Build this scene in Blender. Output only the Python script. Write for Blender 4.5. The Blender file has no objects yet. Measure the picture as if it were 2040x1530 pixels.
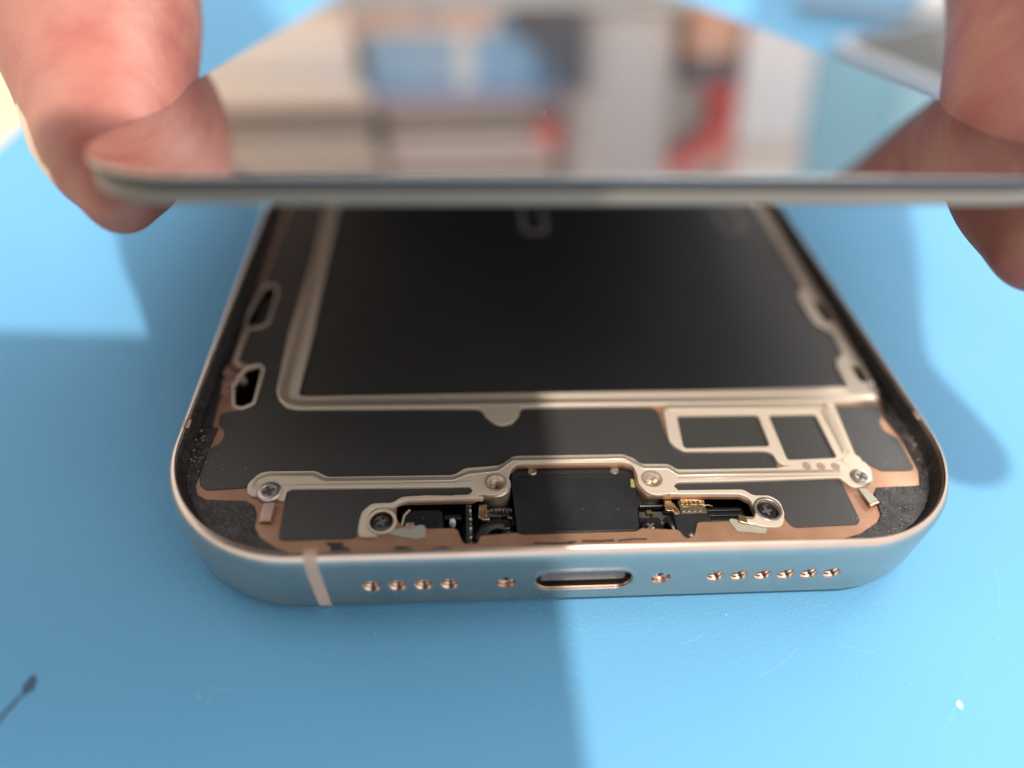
import bpy, bmesh, math, random
from mathutils import Vector, Matrix
random.seed(7)
S = 0.001                       # everything below is written in millimetres
sc = bpy.context.scene
COL = sc.collection

# ------------------------------------------------------------------ camera
cam_d = bpy.data.cameras.new("camera")
cam = bpy.data.objects.new("camera", cam_d); COL.objects.link(cam)
CAM_C = Vector((-10.496, -28.149, 54.986))
CAM_R = Vector((0.99674, -0.06142, 0.05230))
CAM_U = Vector((0.00598, 0.70287, 0.71129))
CAM_F = Vector((0.08045, 0.70866, -0.70095))
m = Matrix((CAM_R, CAM_U, -CAM_F)).transposed().to_4x4()
m.translation = CAM_C * S
cam.matrix_world = m
cam_d.sensor_width = 36.0
cam_d.lens = 1343.75 / 2040 * 36.0
cam_d.clip_start = 0.002; cam_d.clip_end = 20
cam_d.dof.use_dof = True
cam_d.dof.focus_distance = 0.0600
cam_d.dof.aperture_fstop = 6.0
sc.camera = cam

# ------------------------------------------------------------------ room light
world = bpy.data.worlds.new("World"); sc.world = world
world.use_nodes = True
bgn = world.node_tree.nodes["Background"]
bgn.inputs[0].default_value = (1.0, 0.965, 0.93, 1); bgn.inputs[1].default_value = 1.42
def lamp(name, direction, dist, power, radius, color):
    d = bpy.data.lights.new(name, 'POINT'); o = bpy.data.objects.new(name, d); COL.objects.link(o)
    o.location = Vector(direction).normalized() * dist
    d.energy = power; d.shadow_soft_size = radius; d.color = color
    return o
lamp("sunlit_window_lamp", (0.04, -0.29, 0.956), 3.0, 335, 0.05, (1.0, 0.93, 0.84))   # hard sun-like light, high behind the camera
wd = bpy.data.lights.new("far_window_lamp", 'AREA'); wo = bpy.data.objects.new("far_window_lamp", wd); COL.objects.link(wo)
wd.shape = 'RECTANGLE'; wd.size = 1.7; wd.size_y = 1.4; wd.energy = 56; wd.color = (1.0, 0.97, 0.94)
wo.location = (1.45, 1.70, 1.75)
wo.rotation_euler = (Vector((0, 0.05, 0)) - wo.location).to_track_quat('-Z', 'Y').to_euler()
sc.view_settings.view_transform = 'Standard'
sc.view_settings.look = 'None'
sc.view_settings.exposure = 0.0
sc.view_settings.gamma = 1.0
sc.cycles.max_bounces = 10
sc.cycles.caustics_reflective = False

# ------------------------------------------------------------------ helpers: objects
def finish(name, me, mat, parent=None, label=None, cat=None, group=None, kind=None, smooth=None):
    me.name = name
    o = bpy.data.objects.new(name, me); COL.objects.link(o)
    if mat is not None:
        me.materials.clear(); me.materials.append(mat)
    if parent is not None: o.parent = parent
    tag(o, label, cat, group, kind)
    if smooth is not None:
        for p in me.polygons: p.use_smooth = True
        if smooth < 3:
            me.set_sharp_from_angle(angle=smooth)
            w = o.modifiers.new("even_normals", 'WEIGHTED_NORMAL'); w.keep_sharp = True; w.weight = 100
    return o
def tag(o, label=None, cat=None, group=None, kind=None):
    if label: o["label"] = label
    if cat: o["category"] = cat
    if group: o["group"] = group
    if kind: o["kind"] = kind
def empty(name, loc, label, cat, group=None, mat4=None):
    o = bpy.data.objects.new(name, None); COL.objects.link(o)
    o.empty_display_size = 0.01
    if mat4 is not None: o.matrix_world = mat4
    else: o.location = Vector(loc) * S
    tag(o, label, cat, group); return o
def emit(name, vf, mat, parent=None, smooth=0.6, xf=None, **kw):
    """vf: (verts in mm, faces). xf: function applied to each vertex."""
    v, f = vf
    if xf: v = [xf(p) for p in v]
    me = bpy.data.meshes.new(name)
    me.from_pydata([(p[0]*S, p[1]*S, p[2]*S) for p in v], [], f)
    bm = bmesh.new(); bm.from_mesh(me); bmesh.ops.recalc_face_normals(bm, faces=bm.faces); bm.to_mesh(me); bm.free()
    me.update()
    return finish(name, me, mat, parent, smooth=smooth, **kw)
def join(*vfs):
    V, F = [], []
    for v, f in vfs:
        b = len(V); V += list(v); F += [tuple(i + b for i in q) for q in f]
    return V, F
# ------------------------------------------------------------------ helpers: shapes (mm)
def fillet(pts, r, n=4):
    out = []; N = len(pts)
    for i in range(N):
        p0, p, p1 = Vector(pts[i-1][:2]), Vector(pts[i][:2]), Vector(pts[(i+1) % N][:2])
        a, b = p0 - p, p1 - p
        la, lb = a.length, b.length
        if la < 1e-6 or lb < 1e-6: continue
        a /= la; b /= lb
        ang = math.acos(max(-1, min(1, a.dot(b))))
        if ang > 2.95 or ang < 0.1: out.append(p[:]); continue
        d = min(r / math.tan(ang/2), 0.48*la, 0.48*lb)
        rr = d * math.tan(ang/2)
        c = p + (a + b).normalized() * (rr / math.sin(ang/2))
        s, e = p + a*d, p + b*d
        a0 = math.atan2(s.y-c.y, s.x-c.x); a1 = math.atan2(e.y-c.y, e.x-c.x)
        da = (a1 - a0 + math.pi) % (2*math.pi) - math.pi
        for k in range(n+1):
            t = a0 + da*k/n; out.append((c.x + rr*math.cos(t), c.y + rr*math.sin(t)))
    return out
def plate(outer, holes=(), z0=0, z1=1, bev=0.0, r=0.0, rh=None, seg=2):
    cu = bpy.data.curves.new("outline", 'CURVE'); cu.dimensions = '2D'; cu.fill_mode = 'BOTH'
    for k, loop in enumerate([outer] + list(holes)):
        rr = r if (k == 0 or rh is None) else rh
        pts = fillet(loop, rr) if rr else loop
        sp = cu.splines.new('POLY'); sp.points.add(len(pts)-1)
        for q, p in zip(sp.points, pts): q.co = (p[0], p[1], 0, 1)
        sp.use_cyclic_u = True
    cu.extrude = (z1 - z0)/2 - bev
    cu.bevel_depth = bev; cu.bevel_resolution = seg; cu.offset = -bev
    ob = bpy.data.objects.new("outline", cu)
    me = bpy.data.meshes.new_from_object(ob)
    zc = (z0 + z1)/2
    v = [(p.co.x, p.co.y, p.co.z + zc) for p in me.vertices]
    f = [tuple(p.vertices) for p in me.polygons]
    bpy.data.objects.remove(ob); bpy.data.curves.remove(cu); bpy.data.meshes.remove(me)
    return v, f
def strip(path, w, z0, z1, bev=0.05, closed=False):
    P = [Vector(p[:2]) for p in path]; L, R = [], []
    N = len(P)
    for i in range(N):
        d0 = (P[i] - P[i-1]).normalized() if (i > 0 or closed) else None
        d1 = (P[(i+1) % N] - P[i]).normalized() if (i < N-1 or closed) else None
        d0 = d0 or d1; d1 = d1 or d0
        n0 = Vector((-d0.y, d0.x)); n1 = Vector((-d1.y, d1.x)); nn = (n0 + n1)
        nn = nn.normalized() if nn.length > 1e-5 else n0
        k = min(1.6, 1/max(0.3, nn.dot(n0)))
        L.append((P[i] + nn*w/2*k)[:]); R.append((P[i] - nn*w/2*k)[:])
    if closed: return plate(L, [R], z0, z1, bev)
    return plate(L + R[::-1], (), z0, z1, bev)
def box(x0, x1, y0, y1, z0, z1, b=0.0):
    return plate([(x0, y0), (x1, y0), (x1, y1), (x0, y1)], (), z0, z1, b, r=b*1.5)
def disc(cx, cy, r, z0, z1, bev=0.0, n=28, hole=None):
    c = lambda q: [(cx + q*math.cos(2*math.pi*k/n), cy + q*math.sin(2*math.pi*k/n)) for k in range(n)]
    return plate(c(r), [c(hole)] if hole else (), z0, z1, bev)
def lathe(profile, cx=0, cy=0, n=32):
    V, F = [], []
    for r, z in profile:
        for k in range(n): V.append((cx + r*math.cos(2*math.pi*k/n), cy + r*math.sin(2*math.pi*k/n), z))
    for i in range(len(profile)-1):
        for k in range(n): F.append((i*n+k, i*n+(k+1) % n, (i+1)*n+(k+1) % n, (i+1)*n+k))
    F.append(tuple(range(n))[::-1]); F.append(tuple(range((len(profile)-1)*n, len(profile)*n)))
    return V, F
def tube(path, radii, n=14, flat=1.0, up=(0, 0, 1), caps=True):
    P = [Vector(p) for p in path]; V, F = [], []
    N = len(P)
    if not hasattr(radii, '__len__'): radii = [radii]*N
    for i in range(N):
        t = (P[min(i+1, N-1)] - P[max(i-1, 0)]).normalized()
        x = t.cross(Vector(up))
        x = x.normalized() if x.length > 1e-4 else t.orthogonal().normalized()
        y = x.cross(t)
        for k in range(n):
            a = 2*math.pi*k/n
            V.append((P[i] + x*math.cos(a)*radii[i] + y*math.sin(a)*radii[i]*flat)[:])
    for i in range(N-1):
        for k in range(n): F.append((i*n+k, i*n+(k+1) % n, (i+1)*n+(k+1) % n, (i+1)*n+k))
    if caps: F.append(tuple(range(n))[::-1]); F.append(tuple(range((N-1)*n, N*n)))
    return V, F
def smooth_path(pts, n=8):
    """Catmull-Rom through points of any dimension (position + radius)."""
    out = []
    for i in range(len(pts)-1):
        p0 = pts[max(i-1, 0)]; p1 = pts[i]; p2 = pts[i+1]; p3 = pts[min(i+2, len(pts)-1)]
        for k in range(n):
            t = k/n
            out.append(tuple(0.5*(2*b + (c-a)*t + (2*a-5*b+4*c-d)*t*t + (3*b-a-3*c+d)*t**3) for a, b, c, d in zip(p0, p1, p2, p3)))
    out.append(tuple(pts[-1])); return out
def rrect(x0, x1, y0, y1, r, n=20):
    P = []
    for cx, cy, a in ((x1-r, y1-r, 0), (x0+r, y1-r, 90), (x0+r, y0+r, 180), (x1-r, y0+r, 270)):
        for k in range(n+1):
            t = math.radians(a + 90*k/n); P.append((cx + r*math.cos(t), cy + r*math.sin(t)))
    return P
def ring(profile, x0, x1, y0, y1, r, n=20):
    """closed loop profile of (inset, z) swept round a rounded rectangle"""
    loops = [[(p[0], p[1], z) for p in rrect(x0+i, x1-i, y0+i, y1-i, max(r-i, 0.5), n)] for i, z in profile]
    M = len(loops[0]); K = len(loops); V = [p for l in loops for p in l]; F = []
    for a in range(K):
        b = (a+1) % K
        for k in range(M): F.append((a*M+k, a*M+(k+1) % M, b*M+(k+1) % M, b*M+k))
    return V, F
def boolean(vf, cutters):
    def ob(vf):
        me = bpy.data.meshes.new("t"); me.from_pydata(vf[0], [], vf[1])
        bm = bmesh.new(); bm.from_mesh(me); bmesh.ops.recalc_face_normals(bm, faces=bm.faces); bm.to_mesh(me); bm.free()
        o = bpy.data.objects.new("t", me); COL.objects.link(o); return o
    a = ob(vf); cs = [ob(c) for c in cutters]
    for c in cs:
        mo = a.modifiers.new("b", 'BOOLEAN'); mo.operation = 'DIFFERENCE'; mo.object = c; mo.solver = 'EXACT'
    dg = bpy.context.evaluated_depsgraph_get(); dg.update()
    me = bpy.data.meshes.new_from_object(a.evaluated_get(dg))
    v = [p.co[:] for p in me.vertices]; f = [tuple(p.vertices) for p in me.polygons]
    for o in [a] + cs:
        q = o.data; bpy.data.objects.remove(o); bpy.data.meshes.remove(q)
    bpy.data.meshes.remove(me); return v, f
def remeshed(vf, voxel, iters=6):
    me = bpy.data.meshes.new("t"); me.from_pydata(vf[0], [], vf[1])
    bm = bmesh.new(); bm.from_mesh(me); bmesh.ops.recalc_face_normals(bm, faces=bm.faces); bm.to_mesh(me); bm.free()
    o = bpy.data.objects.new("t", me); COL.objects.link(o)
    a = o.modifiers.new("r", 'REMESH'); a.mode = 'VOXEL'; a.voxel_size = voxel
    b = o.modifiers.new("s", 'SMOOTH'); b.iterations = iters; b.factor = 0.6
    dg = bpy.context.evaluated_depsgraph_get(); dg.update()
    m2 = bpy.data.meshes.new_from_object(o.evaluated_get(dg))
    v = [p.co[:] for p in m2.vertices]; f = [tuple(p.vertices) for p in m2.polygons]
    bpy.data.objects.remove(o); bpy.data.meshes.remove(me); bpy.data.meshes.remove(m2); return v, f
# ------------------------------------------------------------------ materials
def mat(name, color, rough=0.5, metal=0.0, spec=0.5, var=0.0, scale=300, color2=None, bump=0.0, bscale=2000, sss=0.0, sssr=None,
        coat=0.0, ior=None, rvar=0.0, aniso=0.0, thresh=None):
    m = bpy.data.materials.new(name); m.use_nodes = True
    nt = m.node_tree; p = nt.nodes["Principled BSDF"]; L = nt.links.new
    p.inputs["Base Color"].default_value = (*color, 1); p.inputs["Roughness"].default_value = rough
    p.inputs["Metallic"].default_value = metal; p.inputs["Specular IOR Level"].default_value = spec
    if ior: p.inputs["IOR"].default_value = ior
    if coat: p.inputs["Coat Weight"].default_value = coat; p.inputs["Coat Roughness"].default_value = 0.08
    if aniso: p.inputs["Anisotropic"].default_value = aniso
    if sss:
        p.inputs["Subsurface Weight"].default_value = sss; p.inputs["Subsurface Radius"].default_value = sssr; p.inputs["Subsurface Scale"].default_value = 1.0
    tc = nt.nodes.new("ShaderNodeTexCoord")
    if var or color2:
        n = nt.nodes.new("ShaderNodeTexNoise"); n.inputs["Scale"].default_value = scale; n.inputs["Detail"].default_value = 6
        L(tc.outputs["Object"], n.inputs["Vector"])
        r = nt.nodes.new("ShaderNodeValToRGB"); L(n.outputs["Fac"], r.inputs["Fac"])
        lo, hi = thresh or (0.3, 0.7)
        r.color_ramp.elements[0].position = lo; r.color_ramp.elements[1].position = hi
        c2 = color2 or tuple(c*(1-var) for c in color)
        r.color_ramp.elements[0].color = (*c2, 1); r.color_ramp.elements[1].color = (*color, 1)
        L(r.outputs["Color"], p.inputs["Base Color"])
    if rvar:
        n3 = nt.nodes.new("ShaderNodeTexNoise"); n3.inputs["Scale"].default_value = scale*0.7; n3.inputs["Detail"].default_value = 4
        L(tc.outputs["Object"], n3.inputs["Vector"])
        mr = nt.nodes.new("ShaderNodeMapRange"); mr.inputs["From Min"].default_value = 0.3; mr.inputs["From Max"].default_value = 0.7
        mr.inputs["To Min"].default_value = rough-rvar; mr.inputs["To Max"].default_value = rough+rvar
        L(n3.outputs["Fac"], mr.inputs["Value"]); L(mr.outputs["Result"], p.inputs["Roughness"])
    if bump:
        n2 = nt.nodes.new("ShaderNodeTexNoise"); n2.inputs["Scale"].default_value = bscale; n2.inputs["Detail"].default_value = 5
        L(tc.outputs["Object"], n2.inputs["Vector"])
        b = nt.nodes.new("ShaderNodeBump"); b.inputs["Strength"].default_value = 1.0; b.inputs["Distance"].default_value = bump*S
        L(n2.outputs["Fac"], b.inputs["Height"]); L(b.outputs["Normal"], p.inputs["Normal"])
    return m
M = dict(
  mat_blue = mat("blue_silicone", (0.150, 0.415, 0.670), 0.62, spec=0.25, color2=(0.128, 0.375, 0.62), scale=22, bump=0.06, bscale=3000),
  desk = mat("cream_desk", (0.72, 0.60, 0.40), 0.6, var=0.08, scale=30),
  rose = mat("rose_gold_titanium", (0.66, 0.52, 0.44), 0.30, 1.0, var=0.08, scale=400, bump=0.002, bscale=6000, rvar=0.04),
  rose_pol = mat("polished_rose_edge", (0.85, 0.60, 0.47), 0.2, 1.0),
  champ = mat("champagne_aluminium", (0.74, 0.615, 0.49), 0.46, 0.25, var=0.05, scale=500, bump=0.003, bscale=7000),
  champ_hi = mat("machined_champagne", (0.72, 0.60, 0.48), 0.30, 0.7, bump=0.002, bscale=5000),
  copper = mat("copper_toned_plate", (0.49, 0.275, 0.17), 0.42, 0.4, color2=(0.39, 0.20, 0.12), scale=350, bump=0.005, bscale=4000, rvar=0.08),
  film = mat("black_graphite_film", (0.037, 0.0335, 0.0315), 0.52, spec=0.85, color2=(0.029, 0.0265, 0.0245), scale=90, bump=0.009, bscale=9000, rvar=0.05),
  adh = mat("black_adhesive", (0.050, 0.042, 0.038), 0.42, color2=(0.014, 0.012, 0.012), scale=1100, bump=0.16, bscale=2600, rvar=0.15),
  resid = mat("adhesive_flecks", (0.55, 0.50, 0.45), 0.35),
  black = mat("black_plastic", (0.012, 0.012, 0.013), 0.38, bump=0.004, bscale=4000),
  black_tex = mat("textured_black_bracket", (0.022, 0.022, 0.024), 0.38, bump=0.03, bscale=3500, rvar=0.1),
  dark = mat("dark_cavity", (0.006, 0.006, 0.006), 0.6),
  steel = mat("screw_steel", (0.52, 0.46, 0.41), 0.33, 0.9, bump=0.004, bscale=5000),
  rose_in = mat("drilled_rose_metal", (0.86, 0.62, 0.50), 0.2, 1.0),
  slot = mat("screw_slot", (0.10, 0.085, 0.075), 0.4, 0.5),
  smoke = mat("smoky_plastic", (0.10, 0.10, 0.09), 0.3, var=0.4, scale=1500),
  brownflex = mat("brown_flex", (0.16, 0.115, 0.06), 0.35, var=0.5, scale=1800, bump=0.02, bscale=5000),
  steel_dark = mat("dark_screw_steel", (0.09, 0.085, 0.08), 0.28, 0.9),
  gold = mat("gold_contact", (0.74, 0.52, 0.29), 0.33, 1.0, bump=0.01, bscale=4000),
  pinktab = mat("pink_gold_contact", (0.80, 0.55, 0.48), 0.3, 0.8),
  pale = mat("pale_gasket", (0.42, 0.40, 0.32), 0.45, var=0.1, scale=900),
  yellow = mat("yellow_paint_dot", (0.42, 0.38, 0.13), 0.5),
  pcb = mat("dark_circuit_board", (0.02, 0.03, 0.028), 0.4),
  white = mat("white_solder", (0.75, 0.75, 0.72), 0.35),
  greydot = mat("brown_ink_dot", (0.36, 0.25, 0.19), 0.5),
  tapeline = mat("antenna_plastic", (0.52, 0.36, 0.27), 0.5),
  mirror = mat("mirror_glass", (0.44, 0.43, 0.425), 0.012, 1.0),
  under = mat("panel_underside", (0.03, 0.03, 0.032), 0.5),
  edge = mat("panel_edge", (0.33, 0.265, 0.20), 0.5, 0.0, color2=(0.22, 0.185, 0.15), scale=35),
  edge_dark = mat("panel_edge_dark", (0.06, 0.053, 0.05), 0.5),
  nail = mat("nail", (0.72, 0.48, 0.42), 0.3, coat=0.3),
)
# ------------------------------------------------------------------ outlines of the phone's inner parts (mm)
LAY = {
  'battery': [(-26.44,55.58),(-26.35,42.89),(-26.08,28.9),(-26.19,19.53),(-25.43,19.31),(-11.08,19.52),(14.9,19.84),(30.6,20.21),(30.7,20.44),(30.92,23.49),(31.29,24.38),(32.41,25.36),(32.7,29.17),(31.24,30.53),(31.1,31.93),(31.25,35.92),(31.66,36.84),(32.6,37.78),(32.63,53.73),(31.64,56.86)],
  'rib_batt_out': [(-28.19,55.53),(-28.16,42.86),(-28.64,28.9),(-28.38,20.18),(-27.92,18.93),(-27.07,17.91),(-25.88,17.63),(-11.08,17.65),(-8.22,17.54),(-7.76,16.46),(-6.96,15.53),(-6.25,15.26),(-5.25,15.57),(-4.55,16.55),(-4.33,17.63),(9.6,17.74),(27.13,17.82),(33.49,18.04)],
  'bar_right': [(34.29,19.73),(33.38,18.04),(30.43,17.93)],
  'right_strip_outer': [(35.11,56.59),(34.38,37.43),(34.22,30.26),(34.08,22.03),(33.99,19.33)],
  'film_main': [(-32.91,53.83),(-33.1,42.57),(-33.22,38.25),(-31.43,37.58),(-31.14,36.32),(-31.15,30.69),(-31.91,29.91),(-33.13,29.66),(-33.09,24.68),(-30.78,24.21),(-30.26,23.6),(-30.19,18.35),(-31.2,17.76),(-32.81,17.45),(-33.14,17.06),(-33,15.9),(-32.57,15.45),(-32.18,14.95),(-32.16,13.72),(-33.1,12.84),(-33.12,9.81),(-32.86,8.83),(-32.22,8.28),(-28.81,8.47),(-28.74,8.74),(-27.94,9.87),(-27.25,10.08),(-23.13,10),(-22,9.36),(-11.06,9.29),(-10.66,9.45),(-9.89,10.06),(-6.77,10.29),(-5.37,11.38),(4.93,11.37),(5.84,10.87),(6.38,10.2),(9.04,10.15),(9.59,9.49),(19.2,9.47),(19.45,9.77),(19.5,11.59),(10.85,11.69),(10.11,12.26),(9.7,13.02),(9.57,17.6),(-4.33,17.63),(-4.55,16.55),(-5.25,15.57),(-6.25,15.26),(-6.96,15.53),(-7.76,16.46),(-8.22,17.54),(-25.88,17.63),(-27.07,17.91),(-27.92,18.93),(-28.38,20.18),(-28.64,28.9),(-28.16,42.86),(-28.19,55.53)],
  'slot_a': [(-32.99,37.84),(-31.61,37.65),(-31.23,36.29),(-31.22,30.73),(-31.95,30.04),(-33.48,29.87),(-33.72,32.47)],
  'slot_b': [(-32.14,23.59),(-30.78,24.13),(-30.28,23.47),(-30.24,18.55),(-31.21,17.87),(-32.1,18.18),(-32.81,21.02)],
  'rib_low': [(-28.6,7.5),(-28.74,8.75),(-27.95,9.87),(-27.23,10.05),(-23.12,10.01),(-22,9.33),(-11.06,9.29),(-10.66,9.45),(-9.89,10.06),(-6.77,10.29),(-5.37,11.38),(4.93,11.37),(5.84,10.87),(6.38,10.2),(9.04,10.15),(9.59,9.49),(19.2,9.47),(22.04,10.14),(26.58,10.29),(27.97,10.26),(28.34,9.23),(27.69,7.48),(25.61,6.96),(24.91,8.01),(24.76,8.24),(14.09,8.07),(9.25,8.06),(8.86,7.57),(9.2,7.28),(9.1,6.84),(8.17,6.81),(7.22,6.66),(6.36,6.9),(5.74,7.92),(5.79,9.11),(5.58,10.22),(4.72,10.47),(-5.1,10.49),(-5.69,9.92),(-5.93,9.07),(-6.1,7.63),(-6.66,7.1),(-7.77,7.02),(-8.51,7.2),(-9.14,6.73),(-11.06,6.62),(-11.06,7.1),(-9.53,7.11),(-9.16,7.59),(-9.51,8.04),(-11.06,8.02),(-25,8.12),(-25.31,7.91),(-25.33,6.8),(-25.95,7.03)],
  'film_ll': [(-25.31,7.91),(-25.01,8.17),(-11.06,8.07),(-9.51,8.09),(-9.08,7.59),(-9.53,7.06),(-13.24,7.09),(-15.4,7.04),(-16.14,6.42),(-17.89,6.42),(-18.66,5.56),(-18.8,4.41),(-18.79,3.1),(-24.96,3.08),(-25.22,3.42)],
  'film_lr': [(8.86,7.57),(9.27,8.12),(14.11,8.13),(24.79,8.3),(24.95,8.01),(24.88,3.71),(24.47,3.31),(18.54,3.11),(18.2,3.89),(18.15,4.52),(18.17,5.75),(17.43,6.42),(15.94,6.46),(15.18,7.14),(9.19,7.22)],
  'clip_l': [(-18.8,4.41),(-18.66,5.56),(-17.89,6.42),(-16.14,6.42),(-15.4,7.04),(-13.24,7.15),(-8.3,6.95),(-8.3,6.7),(-14.95,6.61),(-15.37,6.51),(-15.79,6.26),(-16.03,6.01),(-17.56,5.99),(-18.1,5.39),(-18.24,4.25),(-17.77,3.5),(-16.83,3.09),(-17.85,3.02),(-18.79,3.1)],
  'clip_r': [(8.3,7.2),(15.18,7.14),(15.94,6.46),(17.43,6.42),(18.17,5.75),(18.15,4.52),(17.65,3.39),(17.08,3.04),(15.76,3.13),(14.16,3.74),(14.16,4.05),(15.12,3.92),(15.43,4.33),(15.6,4.85),(15.54,6.09),(14.77,6.6),(8.3,6.75)],
  'cell_a': [(11.22,16.27),(19.61,16.3),(19.46,12.35),(19.22,12.1),(11.12,11.99),(10.91,12.31)],
  'cell_b': [(20.63,16.22),(25.61,16.29),(25.52,10.74),(25.29,10.56),(20.66,10.4),(20.55,10.65)],
  'cell_c': [(28.04,17.52),(33.18,17.61),(32.73,16.2),(32.09,15.17),(32.03,14.16),(33,13.02),(32.78,9.5),(32.45,9.14),(29.5,9.14),(28.62,9.82),(27.97,10.26),(27.44,10.89)],
  'win_out': [(10.1,17.46),(27.02,17.54),(27.47,16.68),(27.11,11.39),(26.73,10.65),(25.78,10.31),(19.43,9.71),(19.5,11.59),(10.85,11.69),(10.11,12.26),(9.7,13.02)],
  'frame_right_low': [(27.13,17.82),(28.07,17.6),(27.44,10.89),(27.97,10.26),(26.26,9.57),(25.78,10.31),(27.02,11.21),(27.42,16.54)],
  'recess': [(-15.8,6.47),(-14.95,6.61),(-9.14,6.62),(-8.52,7.09),(-7.77,6.96),(-6.67,6.99),(-6.11,7.52),(-5.89,9.64),(-5.11,10.43),(4.7,10.36),(5.67,9.98),(5.65,7.92),(6.34,6.79),(8.15,6.7),(14.76,6.54),(15.51,5.98),(15.57,4.74),(15.12,3.92),(12.75,3.98),(10.23,3.94),(9.61,2.6),(8.88,2.32),(8.61,2.62),(8.36,3.23),(5.16,3.47),(4.63,3.18),(-5.01,3.1),(-5.63,3.31),(-8.71,3.1),(-8.86,2.34),(-10.1,2.37),(-10.3,2.91),(-10.68,3.9),(-12.9,3.91),(-15.25,4.27),(-15.8,5.03)],
  'copper_l': [(-32.91,15.52),(-33.1,12.84),(-33.24,8.84),(-32.75,7.76),(-31.92,7.27),(-28.51,7.04),(-27.78,6.55),(-27.44,5.68),(-27.36,4.49),(-26.65,3.37),(-25.06,2.29),(-23.13,1.86)],
  'copper_r': [(33.6,18.04),(32.87,15.92),(33.31,13.21),(33.14,9.13),(32.31,7.32),(27.99,7.19),(27.36,6.36),(27.06,4.29),(26.42,3.52),(24.27,2.34),(20.99,1.53)],
  'dots': [(22.13,9.59),(23.5,9.57),(24.91,9.54)],
  'screws': [(-26.73,7.78),(26.79,8.2),(-16.95,4.66),(16.77,4.92)],
  'boss': [(-7.14,8.31),(7.04,8.39)],
  'bracket': [(-5.72,10.26),(-5.03,10.83),(4.91,10.75),(5.85,10.14),(5.88,8.86),(5.58,7.28),(5.16,4),(4.88,3.7),(-4.92,3.61),(-5.46,3.78)],
  'rivets': [(-3.67,10.33),(4.02,10.29)],
  'ydot': [(5.38,9.15),(5.74,9.09),(5.66,8.18),(5.25,8.24)],
  'tab_l': [(-26.95,6.55),(-25.98,6.6),(-26.06,5.04),(-26.95,4.99)],
  'tab_r': [(25.99,6.89),(26.69,6.87),(27.21,5.55),(26.27,5.17)],
  'umarks': [(-0.02,53.29),(27.73,54.01)],
  'sqmark_l': [(0.8,153.52)],
}
# ================================================================== setting
desk = emit("desk", box(-900, 900, -500, 900, -12, -2.02), M['desk'], kind="structure")
mat_o = emit("repair_mat", box(-86.5, 520, -220, 430, -2, 0, 0.5), M['mat_blue'],
             label="blue silicone repair mat lying under the opened phone", cat="mat")
emit("wall", box(-600, 600, 430, 440, -12, 215), mat("taupe_wall", (0.40, 0.34, 0.30), 0.8, var=0.15, scale=12), kind="structure")
def blob(cx, cy, r, z0, z1, n=12, j=0.35, sx=1.0, sy=1.0):
    return plate([(cx + sx*r*(1+random.uniform(-j, j))*math.cos(2*math.pi*k/n), cy + sy*r*(1+random.uniform(-j, j))*math.sin(2*math.pi*k/n)) for k in range(n)], (), z0, z1)
emit("ink_smear", join(strip([(-45.2, -9.6), (-44.5, -7.4), (-43.9, -6.2)], 0.30, 0.0, 0.03, 0.0), blob(-43.6, -5.3, 0.62, 0.0, 0.035, sx=0.8, sy=1.3)),
     mat("ink", (0.045, 0.09, 0.17), 0.6), mat_o)
F = []
for k in range(130):
    x, y = random.uniform(-45, 60), random.uniform(-16, 60)
    if -38 < x < 38 and y > -1: continue
    s = random.choice((0.03, 0.04, 0.05, 0.08)); F.append(box(x, x + s*random.uniform(1, 2.2), y, y + s, 0, 0.05))
F.append(blob(29.9, -9.9, 0.2, 0, 0.1, sy=1.5))
emit("dust_specks", join(*F), mat("dust", (0.75, 0.82, 0.86), 0.7), mat_o, kind="stuff")

Sc = []
for x, y, l, a in ((14, -7, 5, .3), (22, -4.5, 3, -.5), (38, -2, 6, .9), (44, 8, 4, 1.3), (-6, -9, 5, .15), (-30, -6, 4, -.3), (55, 30, 9, .7), (-48, 18, 6, 1.0), (8, -4, 2.5, .1), (27, -12, 4, .5)):
    Sc.append(strip([(x + l*t*math.cos(a + .2*t), y + l*t*math.sin(a + .2*t)) for t in (0, .25, .5, .75, 1)], 0.07, 0.0, 0.012, 0.0))
emit("scuff_lines", join(*Sc), mat("scuff", (0.20, 0.45, 0.69), 0.7), mat_o, kind="stuff")

# ================================================================== the opened phone
W, LEN = 35.75, 143.0
phone = empty("opened_phone", (0, 0, 0), "rose gold smartphone lying open on the blue mat, its black inside bared", "phone")
prof = [(1.5, 0.0), (1.0, 0.08), (0.45, 0.32), (0.12, 0.8), (0.0, 1.5), (0.0, 6.7), (0.05, 7.2), (0.18, 7.6), (0.36, 7.94), (0.56, 8.1), (0.70, 8.14),
        (0.80, 8.08), (0.86, 7.92), (0.88, 6.35), (1.22, 6.3), (1.22, 5.8), (1.9, 5.8), (1.9, 1.0), (2.4, 0.0)]
def y_to_z(vf, z_at_face=True):      # shapes drawn in x-z, pushed in along +y
    v, f = vf; return [(p[0], p[2], p[1]) for p in v], f
def stadium(cx, cz, hl, hh, n=14):
    P = []
    for k in range(n+1):
        t = -math.pi/2 + math.pi*k/n; P.append((cx + hl - hh + hh*math.cos(t), cz + hh*math.sin(t)))
    for k in range(n+1):
        t = math.pi/2 + math.pi*k/n; P.append((cx - hl + hh + hh*math.cos(t), cz + hh*math.sin(t)))
    return P
HZ = 3.95
mics = [-17.6, -15.5, -13.4, -11.25]; spk = [11.3, 13.4, 15.5, 17.55, 19.6, 21.65]; scr = [-6.57, 6.57]
cut = [y_to_z(plate(stadium(0, HZ, 4.2, 1.42), (), -0.5, 5))]
for x in mics + spk: cut.append(y_to_z(disc(x, HZ, 0.74, -0.5, 1.6, n=24)))
for x in scr: cut.append(y_to_z(disc(x, HZ, 0.80, -0.5, 0.75, n=24)))
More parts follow.
